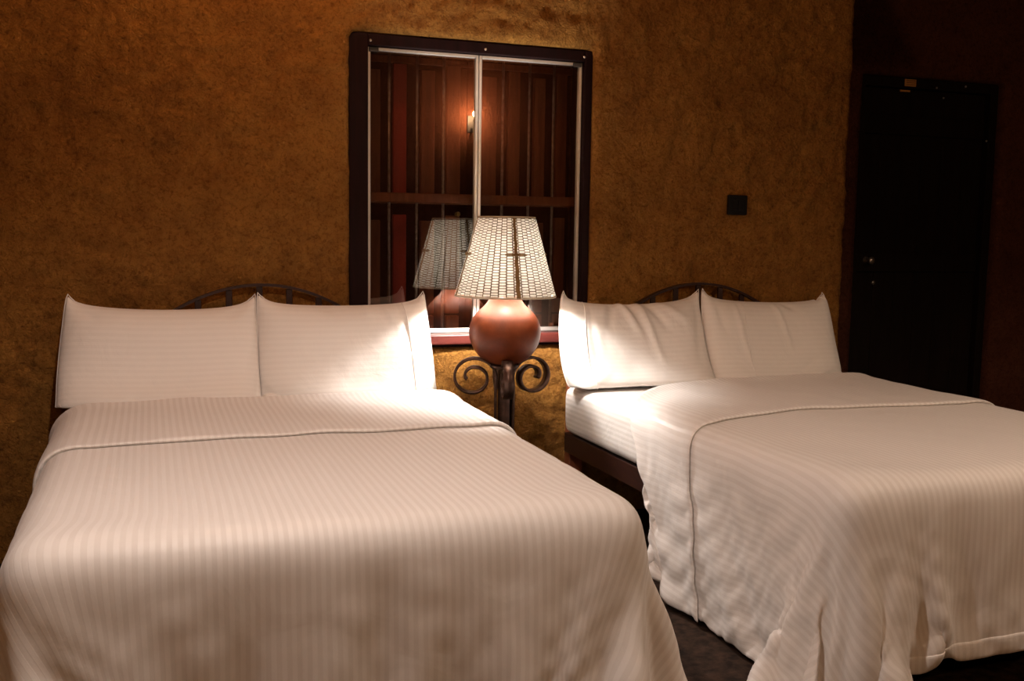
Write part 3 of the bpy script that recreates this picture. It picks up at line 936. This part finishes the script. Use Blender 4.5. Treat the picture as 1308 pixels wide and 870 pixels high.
# gourd body
gp = [(0.030, 0.744), (0.062, 0.750), (0.095, 0.768), (0.122, 0.797), (0.140, 0.832), (0.1485, 0.868), (0.147, 0.900),
      (0.136, 0.932), (0.116, 0.958), (0.094, 0.977), (0.076, 0.994), (0.066, 1.012), (0.061, 1.030), (0.058, 1.046), (0.040, 1.056), (0.02, 1.058)]
V, Fc = lathe(gp, 56); g_o = obj('gourd_body', V, Fc, 'gourd', lamp, True); subsurf(g_o, 1)
V, Fc = lathe([(0.018, 1.056), (0.018, 1.085), (0.014, 1.09)], 16)
obj('socket', V, Fc, 'brass', lamp, True)
bz = 1.143
V, Fc = lathe([(0.012, 1.088), (0.015, 1.106), (0.026, 1.126), (0.030, 1.143), (0.026, 1.160), (0.014, 1.171), (0.004, 1.174)], 20)
obj('bulb', V, Fc, 'bulb', lamp, True)
# woven shade
ZB, ZT, RB, RT = 1.027, 1.343, 0.203, 0.1155
tilt = 0.022
shade = empty('shade'); shade.parent = lamp
NC, NR = 40, 29
def sp(r_off, col, row):
    """point on the shade cone: column angle and height fraction"""
    a = view_a + PI + 2 * PI * (col + 0.5) / NC + 0.02
    rr = RB + (RT - RB) * row + r_off
    z = ZB + (ZT - ZB) * row
    return Vector((rr * math.cos(a), rr * math.sin(a), z))
RV, RF, TV, TF = [], [], [], []
for c in range(NC):
    for r in range(NR + 1):
        f0 = (r - (0.5 if c % 2 else 0.0)) / NR
        f1 = f0 + 1.0 / NR
        f0, f1 = max(f0, 0.012), min(f1, 0.988)
        if f1 - f0 < 0.008: continue
        m0 = f0 + (f1 - f0) * 0.14; m1 = f1 - (f1 - f0) * 0.14
        mid = (m0 + m1) / 2
        b = len(RV)
        j = random.uniform(-0.0006, 0.0008)
        for cc in (c - 0.43, c + 0.43):
            for (ro, fr) in ((-0.0022, m0), (0.0016 + j, m0), (0.0034 + j, mid), (0.0016 + j, m1), (-0.0022, m1)):
                RV.append(sp(ro, cc, fr))
        for k in range(5):
            l = (k + 1) % 5
            RF.append((b + k, b + l, b + 5 + l, b + 5 + k))
        RF.append((b + 4, b + 3, b + 2, b + 1, b)); RF.append((b + 5, b + 6, b + 7, b + 8, b + 9))
        # twine between this reed and the next one up
        b = len(TV)
        t0, t1 = m1 - 0.0008, min(f1 + (f1 - f0) * 0.14, 0.995) + 0.0008
        for cc in (c - 0.5, c + 0.5):
            for (ro, fr) in ((-0.0018, t0), (0.0006, t0), (0.0006, t1), (-0.0018, t1)):
                TV.append(sp(ro, cc, fr))
        for k in range(4):
            l = (k + 1) % 4
            TF.append((b + k, b + l, b + 4 + l, b + 4 + k))
    b = len(TV)                                            # upright string at the column's edge
    for rowf in np.linspace(0.0, 1.0, 12):
        for (ro, cc) in ((-0.0020, c + 0.42), (0.0010, c + 0.42), (0.0022, c + 0.5), (0.0010, c + 0.58), (-0.0020, c + 0.58)):
            TV.append(sp(ro, cc, rowf))
    for i in range(11):
        for k in range(5):
            l = (k + 1) % 5
            TF.append((b + i * 5 + k, b + i * 5 + l, b + i * 5 + 5 + l, b + i * 5 + 5 + k))
reeds = obj('reed_weave', RV, RF, 'reed', shade); tag(reeds, 'short white reeds woven in columns', kind='stuff')
tw = obj('twine_weave', TV, TF, 'twine', shade); tag(tw, 'brown twine binding the reeds', kind='stuff')
for z, r, th in ((ZT, RT, 0.0036), (ZB, RB, 0.0045)):
    V, Fc = tube([(r * math.cos(t), r * math.sin(t), z) for t in np.linspace(0, 2 * PI, 72, endpoint=False)], th, 8, True)
    obj('rim', V, Fc, 'rim', shade, True)
for q in range(4):
    col0 = q * NC / 4 + 1.0
    bm = bmesh.new()
    V, Fc = [], []
    for fr in np.linspace(0.0, 0.99, 40):
        wob = 0.06 * math.sin(fr * 40)
        for (ro, cc) in ((0.0012, -0.30), (0.0044, -0.22), (0.0044, 0.22), (0.0012, 0.30)):
            V.append(sp(ro, col0 + cc + wob, fr))
    for i in range(39):
        for k in range(3): Fc.append((i * 4 + k, i * 4 + k + 1, i * 4 + 5 + k, i * 4 + 4 + k))
    cr_o = obj('cross_motif', V, Fc, 'raffia', shade)
    tag(cr_o, 'brown raffia cross')
    V, Fc = tube([sp(0.0055, col0 + t, 0.535) for t in np.linspace(-1.75, 1.75, 15)], [0.0034 + 0.005 * max(0, 1 - abs(t) * 1.4) for t in np.linspace(-1.75, 1.75, 15)], 8)
    obj('cross_arm', V, Fc, 'raffia', cr_o, True)
# harp that carries the shade
for k in range(3):
    d = dirv(view_a + 0.5 + k * 2 * PI / 3)
    V, Fc = tube([d * 0.012 + Vector((0, 0, 1.30)), d * (RT - 0.002) + Vector((0, 0, ZT - 0.004))], 0.0018, 6)
    obj('spoke', V, Fc, 'brass', lamp)
hp = [Vector((0.020, 0, 1.075)), Vector((0.045, 0, 1.10)), Vector((0.052, 0, 1.15)), Vector((0.048, 0, 1.22)), Vector((0.03, 0, 1.275)), Vector((0, 0, 1.30))]
hp = hp + [Vector((-p.x, 0, p.z)) for p in hp[-2::-1]]
V, Fc = tube(hp, 0.002, 6); obj('harp', V, Fc, 'brass', lamp, True)
ld = bpy.data.lights.new('bulb_light', 'POINT'); ld.energy = BULB_W; ld.color = BULB_COL; ld.shadow_soft_size = 0.028
lo = bpy.data.objects.new('bulb_light', ld); COL.objects.link(lo); lo.parent = lamp; lo.location = (0, 0, bz)

# ------------------------------------------------------------------ room lamps and added fill lights out of the picture
def make_pendant(pos, watt, col, label):
    pen = tag(empty('pendant_lamp', (pos[0], pos[1], Z_C)), label, 'lamp', 'shaded pendants above the beds')
    zz = pos[2] - Z_C
    V, Fc = lathe([(0.055, 0.0), (0.055, -0.012), (0.03, -0.03), (0.008, -0.035)], 24)
    obj('ceiling_rose', V, Fc, 'blackiron', pen, True)
    V, Fc = tube([(0, 0, -0.03), (0, 0, zz + 0.12)], 0.004, 8); obj('cord', V, Fc, 'blackiron', pen, True)
    V, Fc = lathe([(0.018, zz + 0.13), (0.040, zz + 0.10), (0.155, zz - 0.0685), (0.160, zz - 0.0805), (0.157, zz - 0.0805), (0.151, zz - 0.0685), (0.036, zz + 0.096), (0.016, zz + 0.125)], 40)
    obj('metal_shade', V, Fc, 'alu', pen, True)
    V, Fc = lathe([(0.014, zz + 0.12), (0.014, zz + 0.045)], 16); obj('bulb_holder', V, Fc, 'blackiron', pen, True)
    V, Fc = lathe([(0.013, zz + 0.045), (0.024, zz + 0.022), (0.030, zz), (0.024, zz - 0.020), (0.006, zz - 0.031)], 20); obj('bulb', V, Fc, 'bulb', pen, True)
    ld = bpy.data.lights.new('pendant_light', 'POINT'); ld.energy = watt; ld.color = col; ld.shadow_soft_size = 0.03
    lo = bpy.data.objects.new('pendant_light', ld); COL.objects.link(lo); lo.parent = pen; lo.location = (0, 0, zz)
make_pendant(PENDANT_A, PENDANT_A_W, PENDANT_A_COL, 'metal-shaded pendant lamp above the bed farther from the black door')
make_pendant(BED_FILL, BED_FILL_W, BED_FILL_COL, 'unseen fill light in pendant form, added to brighten the bed nearer the black door')

cl = tag(empty('ceiling_lamp', (CEIL_POS[0], CEIL_POS[1], Z_C)), 'glowing round glass lamp mounted on the ceiling', 'lamp')
zz = CEIL_POS[2] - Z_C
V, Fc = lathe([(0.07, 0.0), (0.07, -0.02), (0.045, -0.05), (0.03, zz + 0.075)], 28); obj('base', V, Fc, 'blackiron', cl, True)
V, Fc = lathe([(0.085 * math.sin(t), zz + 0.085 * math.cos(t)) for t in np.linspace(0.36, PI - 0.02, 20)], 32, cap=False)
obj('globe', V, Fc, 'globe', cl, True)
ld = bpy.data.lights.new('ceiling_light', 'POINT'); ld.energy = CEIL_W; ld.color = WARM; ld.shadow_soft_size = 0.07
lo = bpy.data.objects.new('ceiling_light', ld); COL.objects.link(lo); lo.parent = cl; lo.location = (0, 0, zz)

def make_sconce(pos, watt, label):
    sc = tag(empty('wall_sconce', (pos[0], Y_F, pos[2])), label, 'lamp', 'iron wall sconces')
    bm = bmesh.new(); boxbm(bm, -0.04, 0.04, 0.0, 0.012, -0.16, 0.0, 0.004); bm_obj('back_plate', bm, 'blackiron', sc)
    dy = pos[1] - Y_F
    V, Fc = tube([(0, 0.012, -0.12), (0, dy * 0.6, -0.14), (0, dy, -0.12), (0, dy, -0.07)], 0.007, 8); obj('arm', V, Fc, 'blackiron', sc, True)
    V, Fc = lathe([(0.012, -0.075), (0.03, -0.068), (0.032, -0.06), (0.016, -0.055), (0.014, -0.03)], 20, 0, dy); obj('bulb_holder', V, Fc, 'blackiron', sc, True)
    V, Fc = lathe([(0.012, -0.03), (0.026, -0.012), (0.030, 0.006), (0.022, 0.026), (0.004, 0.036)], 20, 0, dy); obj('bulb', V, Fc, 'flame', sc, True)
    ld = bpy.data.lights.new('sconce_light', 'POINT'); ld.energy = watt; ld.color = SCONCE_COL; ld.shadow_soft_size = 0.03
    lo = bpy.data.objects.new('sconce_light', ld); COL.objects.link(lo); lo.parent = sc; lo.location = (0, dy, 0)
make_sconce(SCONCE_POS, SCONCE_W, 'iron wall sconce with a bare bulb, mirrored in the window glass')
make_sconce(FRONT_FILL_POS, FRONT_FILL_W, 'unseen fill light in sconce form, added for the front of the bed farther from the door')
